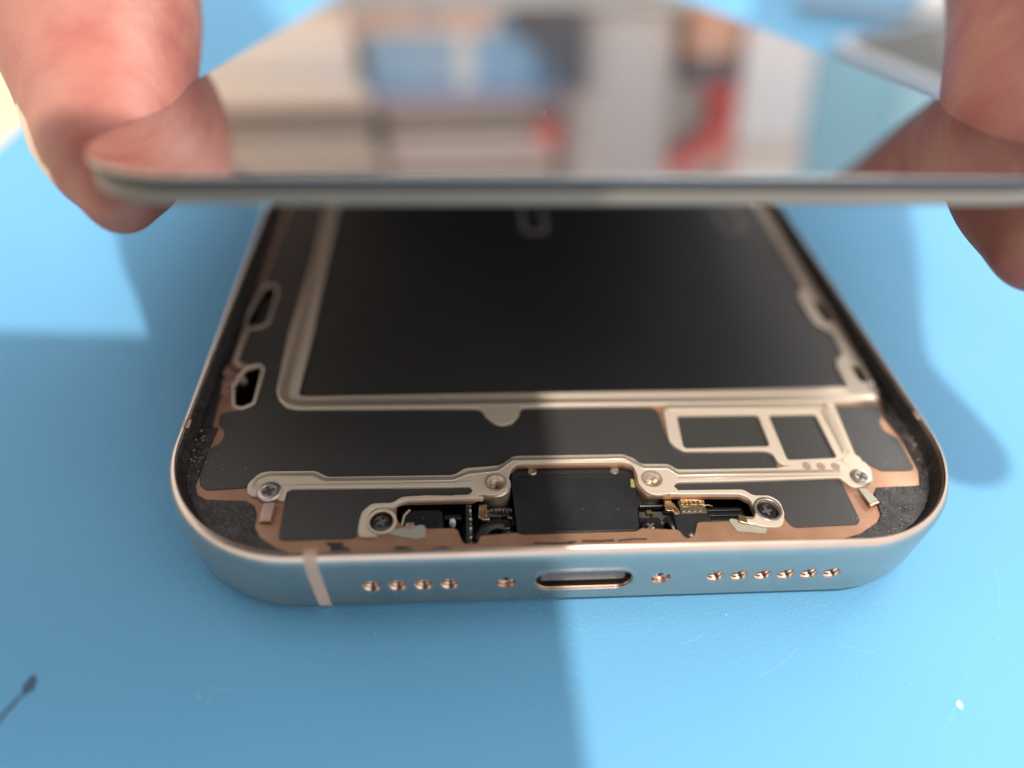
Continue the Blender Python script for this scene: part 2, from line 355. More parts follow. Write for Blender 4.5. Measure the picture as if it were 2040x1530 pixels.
emit("chassis", boolean(ring(prof, -W, W, 0, LEN, 12.5, 24), cut), M['rose'], phone, smooth=0.7)
emit("back_cover", plate(rrect(-W+1.88, W-1.88, 1.88, LEN-1.88, 10.6, 12), (), 0.3, 1.1), M['black'], phone)
for x in mics + spk:
    pf = [(0.80, -0.008), (0.77, 0.03), (0.71, 0.10), (0.66, 0.24), (0.70, 0.38), (0.63, 0.52), (0.68, 0.66), (0.60, 0.80), (0.64, 0.94), (0.52, 1.15)]
    V, Fq = lathe(pf, x, HZ, 24)
    h = emit("speaker_hole", y_to_z((V, Fq[:-2])), M['rose_in'], phone, smooth=0.6)
    emit("hole_mesh", y_to_z(disc(x, HZ, 0.62, 1.10, 1.25)), M['steel_dark'], h)
for x in scr:
    star = [(x + (0.40 if k % 2 == 0 else 0.22)*math.cos(math.pi*k/5), HZ + (0.40 if k % 2 == 0 else 0.22)*math.sin(math.pi*k/5)) for k in range(10)]
    c = [(x + 0.74*math.cos(2*math.pi*k/28), HZ + 0.74*math.sin(2*math.pi*k/28)) for k in range(28)]
    s_ = emit("pentalobe_screw", y_to_z(plate(c, [star], 0.28, 0.7, 0.06)), M['rose_pol'], phone)
    emit("screw_recess", y_to_z(disc(x, HZ, 0.5, 0.62, 0.72)), M['dark'], s_)
pr = emit("charging_port", y_to_z(plate(stadium(0, HZ, 4.52, 1.76), [stadium(0, HZ, 4.17, 1.40)], -0.03, 0.35, 0.03)), M['rose'], phone)
emit("port_liner", y_to_z(plate(stadium(0, HZ, 4.19, 1.41), [stadium(0, HZ, 4.08, 1.30)], 0.2, 5.2)), M['rose_pol'], pr)
emit("port_tongue", y_to_z(plate([(-3.6, HZ-0.75), (3.6, HZ-0.75), (3.6, HZ+0.5), (-3.6, HZ+0.5)], (), 0.45, 5.5, 0.08, r=0.2)), mat('port_tongue_resin', (0.15, 0.118, 0.105), 0.4), pr)
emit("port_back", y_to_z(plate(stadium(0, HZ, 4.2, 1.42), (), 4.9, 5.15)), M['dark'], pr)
# antenna bands: a slice of the frame profile, a hair proud of the metal
def band(along, a0, a1):
    V = []; F = []
    pf = [(i - 0.012, z) for i, z in prof[1:12]]
    pf += [(i + 0.3, z - 0.05) for i, z in prof[1:12]][::-1]
    for a in (a0, a1):
        for i, z in pf:
            sh = (z - 8)*0.04 if along == 'x' else 0
            V.append((a - sh, i, z) if along == 'x' else ((-W + i, a, z) if along == 'l' else (W - i, a, z)))
    n = len(pf)
    for k in range(n): F.append((k, (k+1) % n, n + (k+1) % n, n + k))
    F.append(tuple(range(n))[::-1]); F.append(tuple(range(n, 2*n))); return V, F
emit("antenna_band", band('x', -22.5, -21.45), M['tapeline'], phone, smooth=0.5)
emit("antenna_band", band('l', 13.9, 14.9), M['tapeline'], phone, smooth=0.5)
emit("antenna_band", band('r', 14.0, 15.0), M['tapeline'], phone, smooth=0.5)

# ---- inner plate with its openings
slot_r1 = [(32.57, 35.19), (33.79, 34.7), (33.89, 30.96), (32.57, 31.05)]
slot_r2 = [(32.44, 23.61), (33.5, 23.36), (33.43, 20.9), (32.45, 20.9)]
cir = lambda c, r: [(c[0] + r*math.cos(2*math.pi*k/24), c[1] + r*math.sin(2*math.pi*k/24)) for k in range(24)]
inner = rrect(-W+1.21, W-1.21, 1.21, LEN-1.21, 11.29, 16)
rec = LAY['recess']
emit("inner_plate", plate(inner, [fillet(rec, 0.35), fillet(LAY['slot_a'], 0.4), fillet(LAY['slot_b'], 0.5), fillet(slot_r1, 0.3), fillet(slot_r2, 0.3)] + [cir(c, 1.0) for c in LAY['screws'][2:]] + [cir(c, 0.75) for c in LAY['boss']], 5.85, 6.2), M['copper'], phone)
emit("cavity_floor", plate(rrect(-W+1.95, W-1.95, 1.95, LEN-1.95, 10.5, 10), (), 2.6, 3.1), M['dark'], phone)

# ---- black films
def far(pts, y): return [p for p in pts]
bat = LAY['battery']
bat = [(-26.4, 138.0)] + [(-26.4, 55.6)] + bat[1:-1] + [(32.63, 60.0), (32.63, 138.0)]
emit("battery_film", plate(fillet([(p[0], p[1]) for p in bat], 0.5), (), 6.2, 6.32, 0.03), M['film'], phone)
fm = LAY['film_main']
fm = [(-32.9, 138.0)] + fm + [(-28.2, 138.0)]
emit("graphite_film", plate(fillet(fm, 0.9, 6), (), 6.2, 6.3, 0.03), M['film'], phone)
for k in ('film_ll', 'film_lr'): emit("graphite_film", plate(fillet(LAY[k], 0.6, 5), (), 6.2, 6.3, 0.03), M['film'], phone)
for k in ('cell_a', 'cell_b', 'cell_c'): emit("window_film", plate(fillet(LAY[k], 0.3), (), 6.2, 6.3, 0.03), M['film'], phone)

# ---- champagne ribs
ro = [(-28.35, 139.6), (-28.35, 55.5)] + LAY['rib_batt_out'][1:-1] + [(33.2, 18.0), (33.7, 19.3), (34.0, 22.0), (34.2, 30.3), (34.35, 37.4), (34.5, 56.6), (34.5, 139.6)]
emit("battery_rib", plate(fillet(ro, 0.9, 6), [fillet(bat, 0.6, 5), fillet(slot_r1, 0.3), fillet(slot_r2, 0.3)], 6.2, 6.52, 0.05), M['champ'], phone)
rid = [(-27.75, 139), (-27.75, 20.1), (-27.45, 19.1), (-26.7, 18.45), (-25.7, 18.25), (-11, 18.25), (14, 18.35), (33.0, 18.55)]
emit("rib_ridge", strip(rid, 0.85, 6.45, 6.60, 0.06), M['champ_hi'], phone)
emit("rib_ridge", strip([(p[0]+0.0, p[1]) for p in [(-27.2, 139), (-27.2, 20.2), (-26.9, 19.35), (-26.3, 18.95), (-25.6, 18.85), (14, 18.95), (32.8, 19.1)]], 0.10, 6.45, 6.57, 0.03), M['champ_hi'], phone)
emit("window_frame", plate(fillet(LAY['win_out'], 1.0, 6), [fillet(LAY['cell_a'], 0.35), fillet(LAY['cell_b'], 0.35)], 6.2, 6.55, 0.05), M['champ'], phone)
emit("window_frame", plate(fillet(LAY['frame_right_low'], 0.25), (), 6.2, 6.62, 0.06), M['champ'], phone)
emit("frame_wall", strip([(10.6, 17.2), (26.4, 17.25), (26.75, 16.9), (26.75, 11.2)], 0.7, 6.5, 6.75, 0.1), M['champ_hi'], phone)
emit("plate_rib", plate(fillet(LAY['rib_low'], 1.1, 6), [cir(c, 0.72) for c in LAY['boss']], 6.2, 6.55, 0.06), M['champ'], phone)
emit("rib_ridge", strip([(-28.2, 8.2), (-27.9, 9.2), (-27.0, 9.6), (-23.2, 9.55), (-22.2, 8.95), (-10.9, 8.85), (-9.6, 9.45), (-6.9, 9.75), (-5.6, 10.9), (4.9, 10.95), (5.9, 10.3), (6.6, 9.75), (8.9, 9.7), (9.6, 8.95), (19.2, 8.95), (25.2, 8.95)], 0.42, 6.5, 6.61, 0.04), M['champ_hi'], phone)
emit("rib_ridge", strip([(-26, 8.45), (-11, 8.42), (-9.2, 8.55)], 0.14, 6.5, 6.58, 0.03), M['champ_hi'], phone)
emit("rib_ridge", strip([(9.5, 8.45), (25, 8.5)], 0.14, 6.5, 6.58, 0.03), M['champ_hi'], phone)
emit("speaker_clip", plate(fillet(LAY['clip_l'], 0.9, 6), (), 6.0, 6.54, 0.08), M['champ'], phone)
emit("speaker_clip", plate(fillet(LAY['clip_r'], 0.9, 6), [cir(LAY['screws'][3], 1.0)], 6.0, 6.54, 0.08), M['champ'], phone)
for x, y in LAY['dots']: emit("ink_dot", disc(x, y, 0.42, 6.55, 6.565), M['greydot'], phone)
# thin bright edges round the two left slots
def rim(loop, w, z0, z1, material, name):
    return emit(name, strip(loop, w, z0, z1, min(w, z1-z0)*0.3, closed=True), material, phone)
rim(fillet(LAY['slot_a'], 0.4), 0.22, 6.1, 6.45, M['champ'], "slot_rim")
rim(fillet(LAY['slot_b'], 0.5), 0.30, 6.0, 6.48, M['champ'], "slot_rim")
emit("edge_line", strip([(-33.15, 139), (-33.1, 55), (-33.2, 38.6)], 0.16, 6.2, 6.36, 0.04), M['champ'], phone)
emit("edge_line", strip([(-33.35, 29.4), (-33.4, 24.4), (-32.6, 23.9)], 0.55, 6.2, 6.42, 0.08), M['champ'], phone)

# ---- adhesive strips and corner pads
def arc(cx, cy, r, a0, a1, n=14): return [(cx + r*math.cos(math.radians(a0 + (a1-a0)*k/n)), cy + r*math.sin(math.radians(a0 + (a1-a0)*k/n))) for k in range(n+1)]
emit("wall_adhesive", ring([(0.84, 6.32), (0.84, 7.72), (0.96, 7.6), (1.10, 6.7), (1.36, 6.15)], -W, W, 0, LEN, 12.5, 24), M['adh'], phone, smooth=0.7)
cl = [(-32.9, 15.5)] + LAY['copper_l'][1:-1] + [(-23.6, 1.75)]
emit("adhesive_strip", plate([(-34.45, 15.5)] + arc(-23.25, 12.5, 11.22, 180, 268) + cl[::-1], (), 6.2, 6.36, 0.05), M['adh'], phone)
cr = [(33.5, 18.0)] + LAY['copper_r'][1:-1] + [(21.2, 1.55)]
emit("adhesive_strip", plate([(34.45, 18.0)] + arc(23.25, 12.5, 11.22, 0, -88) + cr[::-1], (), 6.2, 6.36, 0.05), M['adh'], phone)
emit("adhesive_strip", plate([(-34.5, 15.6), (-33.5, 15.6), (-33.9, 24), (-33.75, 30), (-33.5, 139), (-34.5, 139)], (), 6.2, 6.46, 0.06), M['adh'], phone)
emit("adhesive_strip", plate([(34.5, 18.1), (34.0, 18.1), (34.15, 24), (34.3, 40), (34.4, 139), (34.5, 139)], (), 6.2, 6.6, 0.02), M['adh'], phone)
for x, y, r in ((-20.6, 2.6, .45), (-20.0, 2.1, .5), (-15.2, 1.95, .5), (-12.0, 1.9, .45), (-19.6, 1.75, .3), (-1, 2.25, .22)):
    emit("adhesive_patch", blob(x, y, r, 6.2, 6.28, sx=1.6, sy=0.6), M['adh'], phone)
emit("adhesive_patch", join(strip([(-4.2, 2.28), (-2, 2.2), (-.6, 2.3)], 0.12, 6.2, 6.25, 0.0), strip([(-0.2, 2.34), (1.5, 2.3), (2.6, 2.36)], 0.2, 6.2, 6.26, 0.0), strip([(2.9, 2.3), (4.2, 2.42), (5.4, 2.4)], 0.15, 6.2, 6.25, 0.0)), M['adh'], phone)
Fl = []
def fleck(x, y, z, s):
    a = random.uniform(0, 6.28); l = s*random.uniform(0.8, 3.2); w = s*random.uniform(0.5, 0.9)
    c, d = math.cos(a), math.sin(a)
    pts = [(x + c*l*u - d*w*v, y + d*l*u + c*w*v) for u, v in ((-1, -1), (1, -1), (0.7, 1), (-0.8, 0.8))]
    V = [(p[0], p[1], z) for p in pts] + [(x, y, z + s*random.uniform(0.8, 2.0))]
    return V, [(0, 1, 4), (1, 2, 4), (2, 3, 4), (3, 0, 4), (3, 2, 1, 0)]
for k in range(260):      # left edge debris
    y = random.uniform(8, 45); Fl.append(fleck(-34.2 + random.gauss(0, 0.22), y, 6.4, random.choice((0.012, 0.018, 0.025, 0.05))))
for k in range(320):     # left corner
    a = math.radians(random.uniform(178, 262)); r = 11.2 - abs(random.gauss(0, 1.6)); Fl.append(fleck(-23.25 + r*math.cos(a), 12.5 + r*math.sin(a), 6.36, random.choice((0.008, 0.01, 0.014, 0.03))))
for k in range(90):
    y = random.uniform(10, 24); Fl.append(fleck(34.15 + random.gauss(0, 0.25), y, 6.4, random.uniform(0.02, 0.06)))
for k in range(420):
    a = math.radians(random.uniform(-85, 8)); r = 11.1 - abs(random.gauss(0, 1.9)); Fl.append(fleck(23.25 + r*math.cos(a), 12.5 + r*math.sin(a), 6.36, random.choice((0.008, 0.01, 0.012, 0.016, 0.03))))
for k in range(30):
    Fl.append(fleck(random.uniform(-30, 30), random.uniform(4, 16), 6.31, random.uniform(0.012, 0.03)))
emit("adhesive_flecks", join(*Fl), M['resid'], phone, kind="stuff", smooth=None)

# ---- screws and threaded posts
def screw(x, y, z, r, material, ang=0.4):
    s = emit("plate_screw", lathe([(0.0, z), (r*0.98, z), (r, z+0.12), (r*0.9, z+0.24), (r*0.62, z+0.28), (r*0.56, z+0.22), (0.01, z+0.2)], x, y), material, phone, smooth=0.5)
    c, d = math.cos(ang), math.sin(ang); a, b = r*0.48, r*0.13
    cross = [(a, b), (b, b), (b, a), (-b, a), (-b, b), (-a, b), (-a, -b), (-b, -b), (-b, -a), (b, -a), (b, -b), (a, -b)]
    emit("cross_slot", plate([(x + c*p - d*q, y + d*p + c*q) for p, q in cross], (), z+0.17, z+0.235), M['steel'] if material is M['steel_dark'] else M['slot'], s)
    return s
sx = LAY['screws']
screw(*sx[0], 6.5, 1.05, M['steel']); screw(*sx[1], 6.5, 0.95, M['steel'], 0.9)
for k in (2, 3):
    x, y = sx[k]
    emit("screw_well", disc(x, y, 1.28, 6.2, 6.62 if k == 3 else 6.42, 0.06, 28, 1.0), M['champ'] if k == 2 else M['steel'], phone)
    screw(x, y, 6.05, 0.92, M['steel_dark'], 0.5 if k == 2 else 0.2)
for x, y in LAY['boss']:
    emit("threaded_post", lathe([(1.35, 3.1), (1.35, 6.3), (0.95, 6.5), (0.95, 6.66), (0.80, 6.66), (0.72, 6.5), (0.60, 6.3), (0.68, 6.15), (0.56, 6.0), (0.64, 5.85), (0.5, 5.7), (0.55, 5.2), (0.01, 5.2)], x, y), M['champ_hi'], phone, smooth=0.5)

# ---- charging connector bracket and what sits beside it in the recess
bk = emit("connector_bracket", plate(fillet(LAY['bracket'], 0.35), (), 5.2, 5.62, 0.06), M['black_tex'], phone)
emit("bracket_fold", box(-4.9, 4.9, 9.55, 9.75, 5.58, 5.68, 0.02), M['black'], bk)
for x, y in LAY['rivets']: emit("rivet", lathe([(0.42, 5.55), (0.42, 5.68), (0.35, 5.76), (0.24, 5.74), (0.20, 5.63), (0.01, 5.63)], x, y - 0.12, 20), M['steel'], bk)
emit("paint_dot", plate(LAY['ydot'], (), 5.6, 5.66), M['yellow'], bk)
emit("connector_body", box(-5.2, 5.1, 3.4, 10.3, 3.1, 5.2, 0.1), M['black'], phone)
emit("bracket_lip", box(-5.0, 5.0, 3.25, 3.6, 5.0, 5.5, 0.1), M['steel'], bk)
tl = emit("contact_tab", plate(LAY['tab_l'], (), 6.55, 6.68, 0.03), M['pinktab'], phone)
emit("tab_tip", box(-27.0, -26.0, 4.75, 5.05, 6.3, 6.62, 0.05), M['gold'], tl)
tr = emit("contact_tab", plate(LAY['tab_r'], (), 6.55, 6.68, 0.03), M['pale'], phone)
emit("tab_tip", plate([(26.25, 5.2), (27.2, 5.55), (27.3, 5.3), (26.3, 4.95)], (), 6.3, 6.62, 0.04), M['gold'], tr)
# left half
emit("speaker_module", box(-15.4, -11.8, 3.9, 6.35, 3.1, 5.7, 0.35), M['black'], phone)
emit("module_seal", strip([(-15.3, 4.6), (-15.15, 5.6), (-14.7, 6.2)], 0.16, 5.6, 5.8, 0.04), M['champ'], phone)
fl = emit("flex_bracket", box(-11.7, -10.2, 5.3, 5.8, 3.1, 5.5, 0.08), M['steel_dark'], phone)
emit("solder_blob", lathe([(0.01, 5.9), (0.22, 5.75), (0.3, 5.4), (0.25, 4.9), (0.01, 4.9)], -11.0, 5.0, 14), M['white'], phone)
emit("side_module", box(-11.7, -10.3, 3.0, 4.6, 3.1, 5.0, 0.2), M['black'], phone)
pb = emit("board_edge", box(-9.85, -9.55, 2.3, 7.0, 3.1, 5.9, 0.03), M['pcb'], phone)
for k in range(9): emit("solder_pad", box(-9.56, -9.36, 2.7 + k*0.46, 2.7 + k*0.46 + random.uniform(0.14, 0.3), 5.3 + random.uniform(-.4, .3), 5.75, 0.03), M['white'] if k % 2 else M['steel'], pb)
emit("flex_cable", tube([p[:3] for p in smooth_path([(-8.9, 3.6, 4.6), (-8.0, 4.6, 5.1), (-6.8, 4.9, 5.0), (-5.8, 4.1, 4.4)])], 0.55, 12, 0.6), M['black'], phone)
emit("flex_cable", tube([p[:3] for p in smooth_path([(-8.6, 6.3, 5.2), (-7.4, 6.1, 4.9), (-6.2, 6.3, 4.6), (-5.4, 5.4, 4.2)])], 0.4, 12, 0.5), M['black'], phone)
emit("cable_clamp", box(-7.2, -5.9, 4.3, 5.4, 4.3, 5.2, 0.2), M['steel_dark'], phone)
emit("gold_spring", plate([(-8.75, 5.3), (-8.05, 5.2), (-7.95, 6.7), (-8.7, 6.75)], (), 5.3, 5.6, 0.06), M['gold'], phone)
emit("gold_spring", box(-8.5, -7.8, 5.0, 5.35, 5.35, 5.7, 0.08), M['gold'], phone)
emit("post_collar", box(-8.1, -5.7, 6.45, 6.8, 4.4, 5.0, 0.12), M['steel_dark'], phone)
for k in range(7): emit("solder_blob", blob(-7.9 + k*0.34, 6.15 + random.uniform(-.1, .1), 0.13, 5.2, 5.4, 8), M['steel'], phone)
# right half
emit("post_collar", box(5.75, 8.4, 6.45, 6.75, 4.4, 5.1, 0.12), M['steel_dark'], phone)
emit("clear_spacer", box(5.7, 9.0, 4.9, 6.3, 3.1, 4.6, 0.15), M['smoke'], phone)
screw(6.45, 4.5, 4.7, 0.85, M['steel_dark'], 0.8)
emit("post_block", box(5.55, 7.6, 3.5, 5.6, 3.1, 4.72, 0.2), M['black'], phone)
emit("gold_spring", plate([(7.9, 5.6), (8.5, 5.5), (8.7, 6.9), (8.0, 7.0)], (), 5.3, 5.7, 0.06), M['gold'], phone)
emit("flex_cable", tube([p[:3] for p in smooth_path([(8.6, 6.4, 5.5), (8.9, 5.2, 5.6), (9.1, 4.1, 5.2), (9.0, 3.3, 4.6)])], 0.3, 10, 0.6), M['gold'], phone)
emit("flex_cable", tube([p[:3] for p in smooth_path([(8.0, 5.2, 5.2), (8.3, 4.3, 5.3), (8.6, 3.6, 5.0)])], 0.3, 10, 0.6), M['black'], phone)
fp = emit("flex_connector", box(9.2, 11.6, 5.2, 6.7, 3.1, 5.75, 0.1), M['brownflex'], phone)
for k in range(5): emit("connector_pin", box(9.35 + k*0.42, 9.6 + k*0.42, 6.0, 6.6, 5.7, 5.9, 0.03), M['gold'], fp)
for k in range(4): emit("connector_pin", box(9.3 + k*0.5, 9.6 + k*0.5, 5.3, 5.5, 5.7, 5.86, 0.03), M['steel'], fp)
emit("gold_trace", strip([(9.4, 6.55), (10.9, 6.5), (11.5, 6.3)], 0.2, 5.9, 5.98, 0.02), M['gold'], fp)
emit("speaker_module", box(11.7, 15.3, 4.3, 6.35, 3.1, 5.0, 0.2), M['black'], phone)
for k in range(3): emit("module_rib", box(11.8, 15.0, 4.6 + 0.55*k, 4.85 + 0.55*k, 4.95, 5.3, 0.08), M['black'], phone)
emit("module_edge", box(10.2, 15.2, 4.0, 4.25, 4.6, 5.4, 0.06), M['steel_dark'], phone)
emit("textured_lug", plate(fillet([(8.4, 5.1), (11.6, 5.0), (11.6, 4.2), (10.4, 4.0), (10.2, 2.7), (9.7, 2.4), (8.95, 2.4), (8.7, 2.9), (8.4, 3.4)], 0.3), (), 4.6, 5.9, 0.12), M['black_tex'], phone)
emit("lug_drop", lathe([(0.01, 6.1), (0.2, 6.05), (0.3, 5.85), (0.01, 5.8)], 9.45, 2.85, 14), M['steel'], phone)
for k in range(16):
    x = random.uniform(5.9, 9.2) if k % 2 else random.uniform(-8.9, -5.9); y = random.uniform(3.3, 6.6); s = random.uniform(0.12, 0.34)
    emit("chip", box(x, x + s*random.uniform(1, 2), y, y + s, 3.1, random.uniform(4.7, 5.35), 0.04), random.choice((M['steel_dark'], M['gold'], M['smoke'], M['black'], M['white'], M['brownflex'])), phone)
for k in range(6):
    x = random.uniform(9.2, 11.4); y = random.uniform(5.3, 6.4)
    emit("gold_trace", strip([(x, y), (x + 0.5, y + random.uniform(-.25, .25)), (x + 0.9, y + random.uniform(-.3, .3))], 0.09, 5.74, 5.80, 0.02), M['gold'], fp)
emit("cavity_plate", box(-4.9, 4.9, 2.5, 3.2, 3.1, 5.4, 0.1), M['copper'], phone)
# pale gaskets that overlap the copper lip
emit("pale_gasket", plate(fillet([(-15.9, 3.9), (-13.3, 4.3), (-13.2, 3.0), (-13.9, 2.85), (-15.6, 3.2), (-16.6, 3.6)], 0.3), (), 6.2, 6.3, 0.02), M['pale'], phone)
emit("gasket_tab", box(-14.9, -14.2, 3.95, 4.4, 6.2, 6.5, 0.06), M['pinktab'], phone)
emit("pale_gasket", plate(fillet([(12.9, 4.3), (13.4, 2.9), (15.8, 2.6), (16.3, 3.2), (14.4, 3.9)], 0.25), (), 6.2, 6.3, 0.02), M['pale'], phone)
gt = emit("contact_tab", plate(fillet([(14.1, 3.6), (16.4, 3.1), (16.8, 3.9), (14.4, 4.3)], 0.2), (), 6.35, 6.5, 0.04), M['pinktab'], phone)
emit("tab_tip", plate(fillet([(13.8, 3.7), (14.5, 3.45), (14.6, 4.2), (13.9, 4.45)], 0.1), (), 6.38, 6.56, 0.04), M['gold'], gt)
# bits in the left slots
emit("slot_part", box(-33.3, -31.6, 31.0, 36.8, 4.2, 5.5, 0.3), M['black'], phone)
emit("torn_flex", join(blob(-33.6, 22.6, 0.55, 5.9, 6.6, 9), blob(-33.4, 21.3, 0.6, 6.0, 6.5, 9), blob(-32.7, 22.4, 0.5, 5.8, 6.45, 8), blob(-33.5, 20.3, 0.5, 6.0, 6.4, 9)), M['pinktab'], phone)
emit("gold_spring", blob(-33.7, 23.2, 0.3, 6.4, 6.75, 8), M['gold'], phone)
emit("solder_blob", blob(-32.1, 22.0, 0.35, 5.7, 6.3, 8), M['champ_hi'], phone)
emit("torn_flex", join(blob(33.6, 20.4, 0.35, 6.3, 6.7, 8), blob(33.9, 19.6, 0.25, 6.3, 6.6, 8)), M['steel'], phone)
# horseshoe marks on the battery film
for x, y in ((0.0, 51.2), (27.7, 52.0)):
    U = [(x-1.5, y+5)] + arc(x, y, 1.5, 180, 360, 10) + [(x+1.5, y+5)]
    emit("horseshoe_mark", strip(U, 0.75, 6.3, 6.40, 0.04), mat("grey_mark", (0.33, 0.31, 0.29), 0.5) if x < 5 else mat("faint_mark", (0.2, 0.19, 0.185), 0.5), phone)

# ================================================================== lifted glass panel
GO = Vector((-1.340, 11.927, 34.226))
yaw, pit, rol = math.radians(1.459), math.radians(-9.9), math.radians(1.6258)
ey = Vector((math.sin(yaw)*math.cos(pit), math.cos(yaw)*math.cos(pit), math.sin(pit)))
r0 = Vector((math.cos(yaw), -math.sin(yaw), 0)); n0 = r0.cross(ey)
ex = math.cos(rol)*r0 + math.sin(rol)*n0; gn = ex.cross(ey)
gm = Matrix((ex, ey, gn)).transposed().to_4x4(); gm.translation = GO*S
glass = empty("glass_panel", (0, 0, 0), "mirror-dark glass panel lifted above the open phone between two thumbs", "glass panel", mat4=gm)
WG, LG = 35.4, 147.0; GR = 8.5
emit("glass_sheet", plate(rrect(-WG, WG + 0.8, 0, LG, GR, 24), (), -0.22, 0.0, 0.06, seg=2), M['mirror'], glass, smooth=0.9)
emit("panel_core", plate(rrect(-WG+0.02, WG+0.78, 0.02, LG-0.02, GR, 24), (), -0.95, -0.22, 0.12, seg=2), M['edge_dark'], glass, smooth=0.9)
emit("panel_frame", plate(rrect(-WG+0.1, WG+0.7, 0.1, LG-0.1, GR-0.1, 24), (), -2.05, -0.95, 0.28, seg=3), M['edge'], glass, smooth=0.9)
emit("panel_liner", plate(rrect(-WG+1.2, WG-1.2, 1.2, LG-1.2, GR-1.2, 24), (), -2.12, -2.0), M['under'], glass)
emit("dust_specks", join(*[box(x, x+s, y, y+s, 0.0, 0.03) for x, y, s in [(random.uniform(-30, 34), random.uniform(1, 60), random.choice((0.06, 0.09, 0.14))) for k in range(40)]]), mat('panel_dust', (0.6, 0.6, 0.58), 0.7), glass, kind='stuff')

# ================================================================== hands
skin = mat("skin", (0.47, 0.19, 0.135), 0.5, color2=(0.38, 0.105, 0.08), scale=150, bump=0.10, bscale=900, sss=0.25, sssr=(0.0022, 0.0008, 0.0004), thresh=(0.35, 0.65))
def lofted(pts, n=26, steps=8):
    """pts: (x,y,z, r, flat) -> capped tube with elliptical section"""
    sp = smooth_path(pts, steps)
    return tube([p[:3] for p in sp], [p[3] for p in sp], n, 1.0)
def ball(c, r, sx=1, sy=1, sz=1, n=16):
    V, F = [], []
    for i in range(n+1):
        a = math.pi*i/n
        for k in range(n): V.append((c[0] + sx*r*math.sin(a)*math.cos(2*math.pi*k/n), c[1] + sy*r*math.sin(a)*math.sin(2*math.pi*k/n), c[2] + sz*r*math.cos(a)))
    for i in range(n):
        for k in range(n): F.append((i*n+k, i*n+(k+1) % n, (i+1)*n+(k+1) % n, (i+1)*n+k))
    return V, F
def hand(name, label, side, thumb, rest):
    parts = []
    t = smooth_path(thumb, 8); parts.append(tube([p[:3] for p in t], [p[3] for p in t], 28))
    parts.append(ball(t[0][:3], t[0][3]*1.0)); parts.append(ball(t[-1][:3], t[-1][3]))
    for chain in rest:
        q = smooth_path(chain, 6); parts.append(tube([p[:3] for p in q], [p[3] for p in q], 22)); parts.append(ball(q[0][:3], q[0][3])); parts.append(ball(q[-1][:3], q[-1][3]))
    vf = remeshed(join(*parts), 0.8, 24)
    o = emit(name, vf, skin, None, smooth=3.2, label=label, cat="hand", group="hands holding the lifted panel")
    return o
THL = [(-37.6, 22.9, 25.6, 3.2), (-38.4, 26.0, 26.4, 5.2), (-40.3, 30.9, 27.1, 6.4), (-43.0, 37.8, 28.0, 7.6), (-45.2, 44.4, 30.2, 9.2), (-49.0, 56.0, 33.5, 10.6), (-56, 74, 42, 10.8), (-65, 94, 57, 13.5), (-75, 112, 74, 18)]
THR = [(36.6, 15.3, 27.6, 4.6), (38.5, 19.5, 29.2, 7.2), (40.4, 24.8, 31.7, 8.4), (43.7, 32.5, 34.3, 8.6), (47.9, 41.0, 37.0, 8.9), (52.6, 51.9, 41, 9.9), (58.5, 69, 48, 10.8), (67, 92, 60, 13.5), (77, 112, 76, 18)]
PALM = [[(72, 112, 76, 17), (86, 128, 80, 20), (98, 142, 84, 24), (112, 165, 92, 27)], [(78, 118, 84, 15), (92, 120, 92, 15), (106, 132, 96, 16), (114, 150, 98, 18)]]
flip = lambda ch: [(-p[0],) + tuple(p[1:]) for p in ch]
LF = [flip(c) for c in PALM]
for k, tp in enumerate([(-48, 100, 66), (-52, 112, 62), (-58, 124, 62), (-66, 134, 64)]):     # loosely curled, beyond the top of the picture
    r = (7.4, 7.8, 7.3, 6.3)[k]; y = 100 + 17.5*k; z = (92, 95, 92, 86)[k]
    LF.append([(-92 - 5*k, y + 12 - 3*k, z, r*1.15), (-70 - 5*k, y - 2, z + 3, r*1.05), (-50 - 6*k, y - 3, z - 5, r), (-44 - 6*k, y, z - 20, r*0.92), (-54 - 6*k, y + 3, z - 31, r*0.78)])
LF.append([(-90, 118, 82, 14), (-100, 140, 84, 16), (-106, 158, 80, 13)])
RF = PALM + [
    [(86, 112, 98, 10.5), (70, 74, 88, 10), (56, 46, 68, 10), (49.5, 34, 61, 10), (45, 25.5, 57.5, 9.8), (41.8, 18, 55, 9.5), (39.8, 12.5, 53, 9), (38.3, 8, 52, 7.5)],           # index, unseen, posed over the thumb to keep light off it
    [(94, 112, 92, 10), (84, 88, 78, 9.2), (60, 70, 66, 8.2), (41.5, 46, 57, 7.2), (43, 18, 51.5, 7.0), (46, 2, 50, 6.0)],         # middle, stretched along the panel
    [(100, 124, 84, 9), (84, 112, 70, 8.4), (60, 88, 62, 7.4), (47.5, 66, 57, 6.0), (59, 46, 52, 4.4)],         # ring
    [(106, 138, 80, 8), (92, 128, 66, 7.2), (80, 112, 60, 6.6), (84, 98, 58, 5.6)]]                           # little finger
lh = hand("hand", "left hand whose thumb presses the left edge of the glass panel", -1, THL, LF)
rh = hand("hand", "right hand whose shaded thumb grips the right edge of the glass panel", 1, THR, RF)
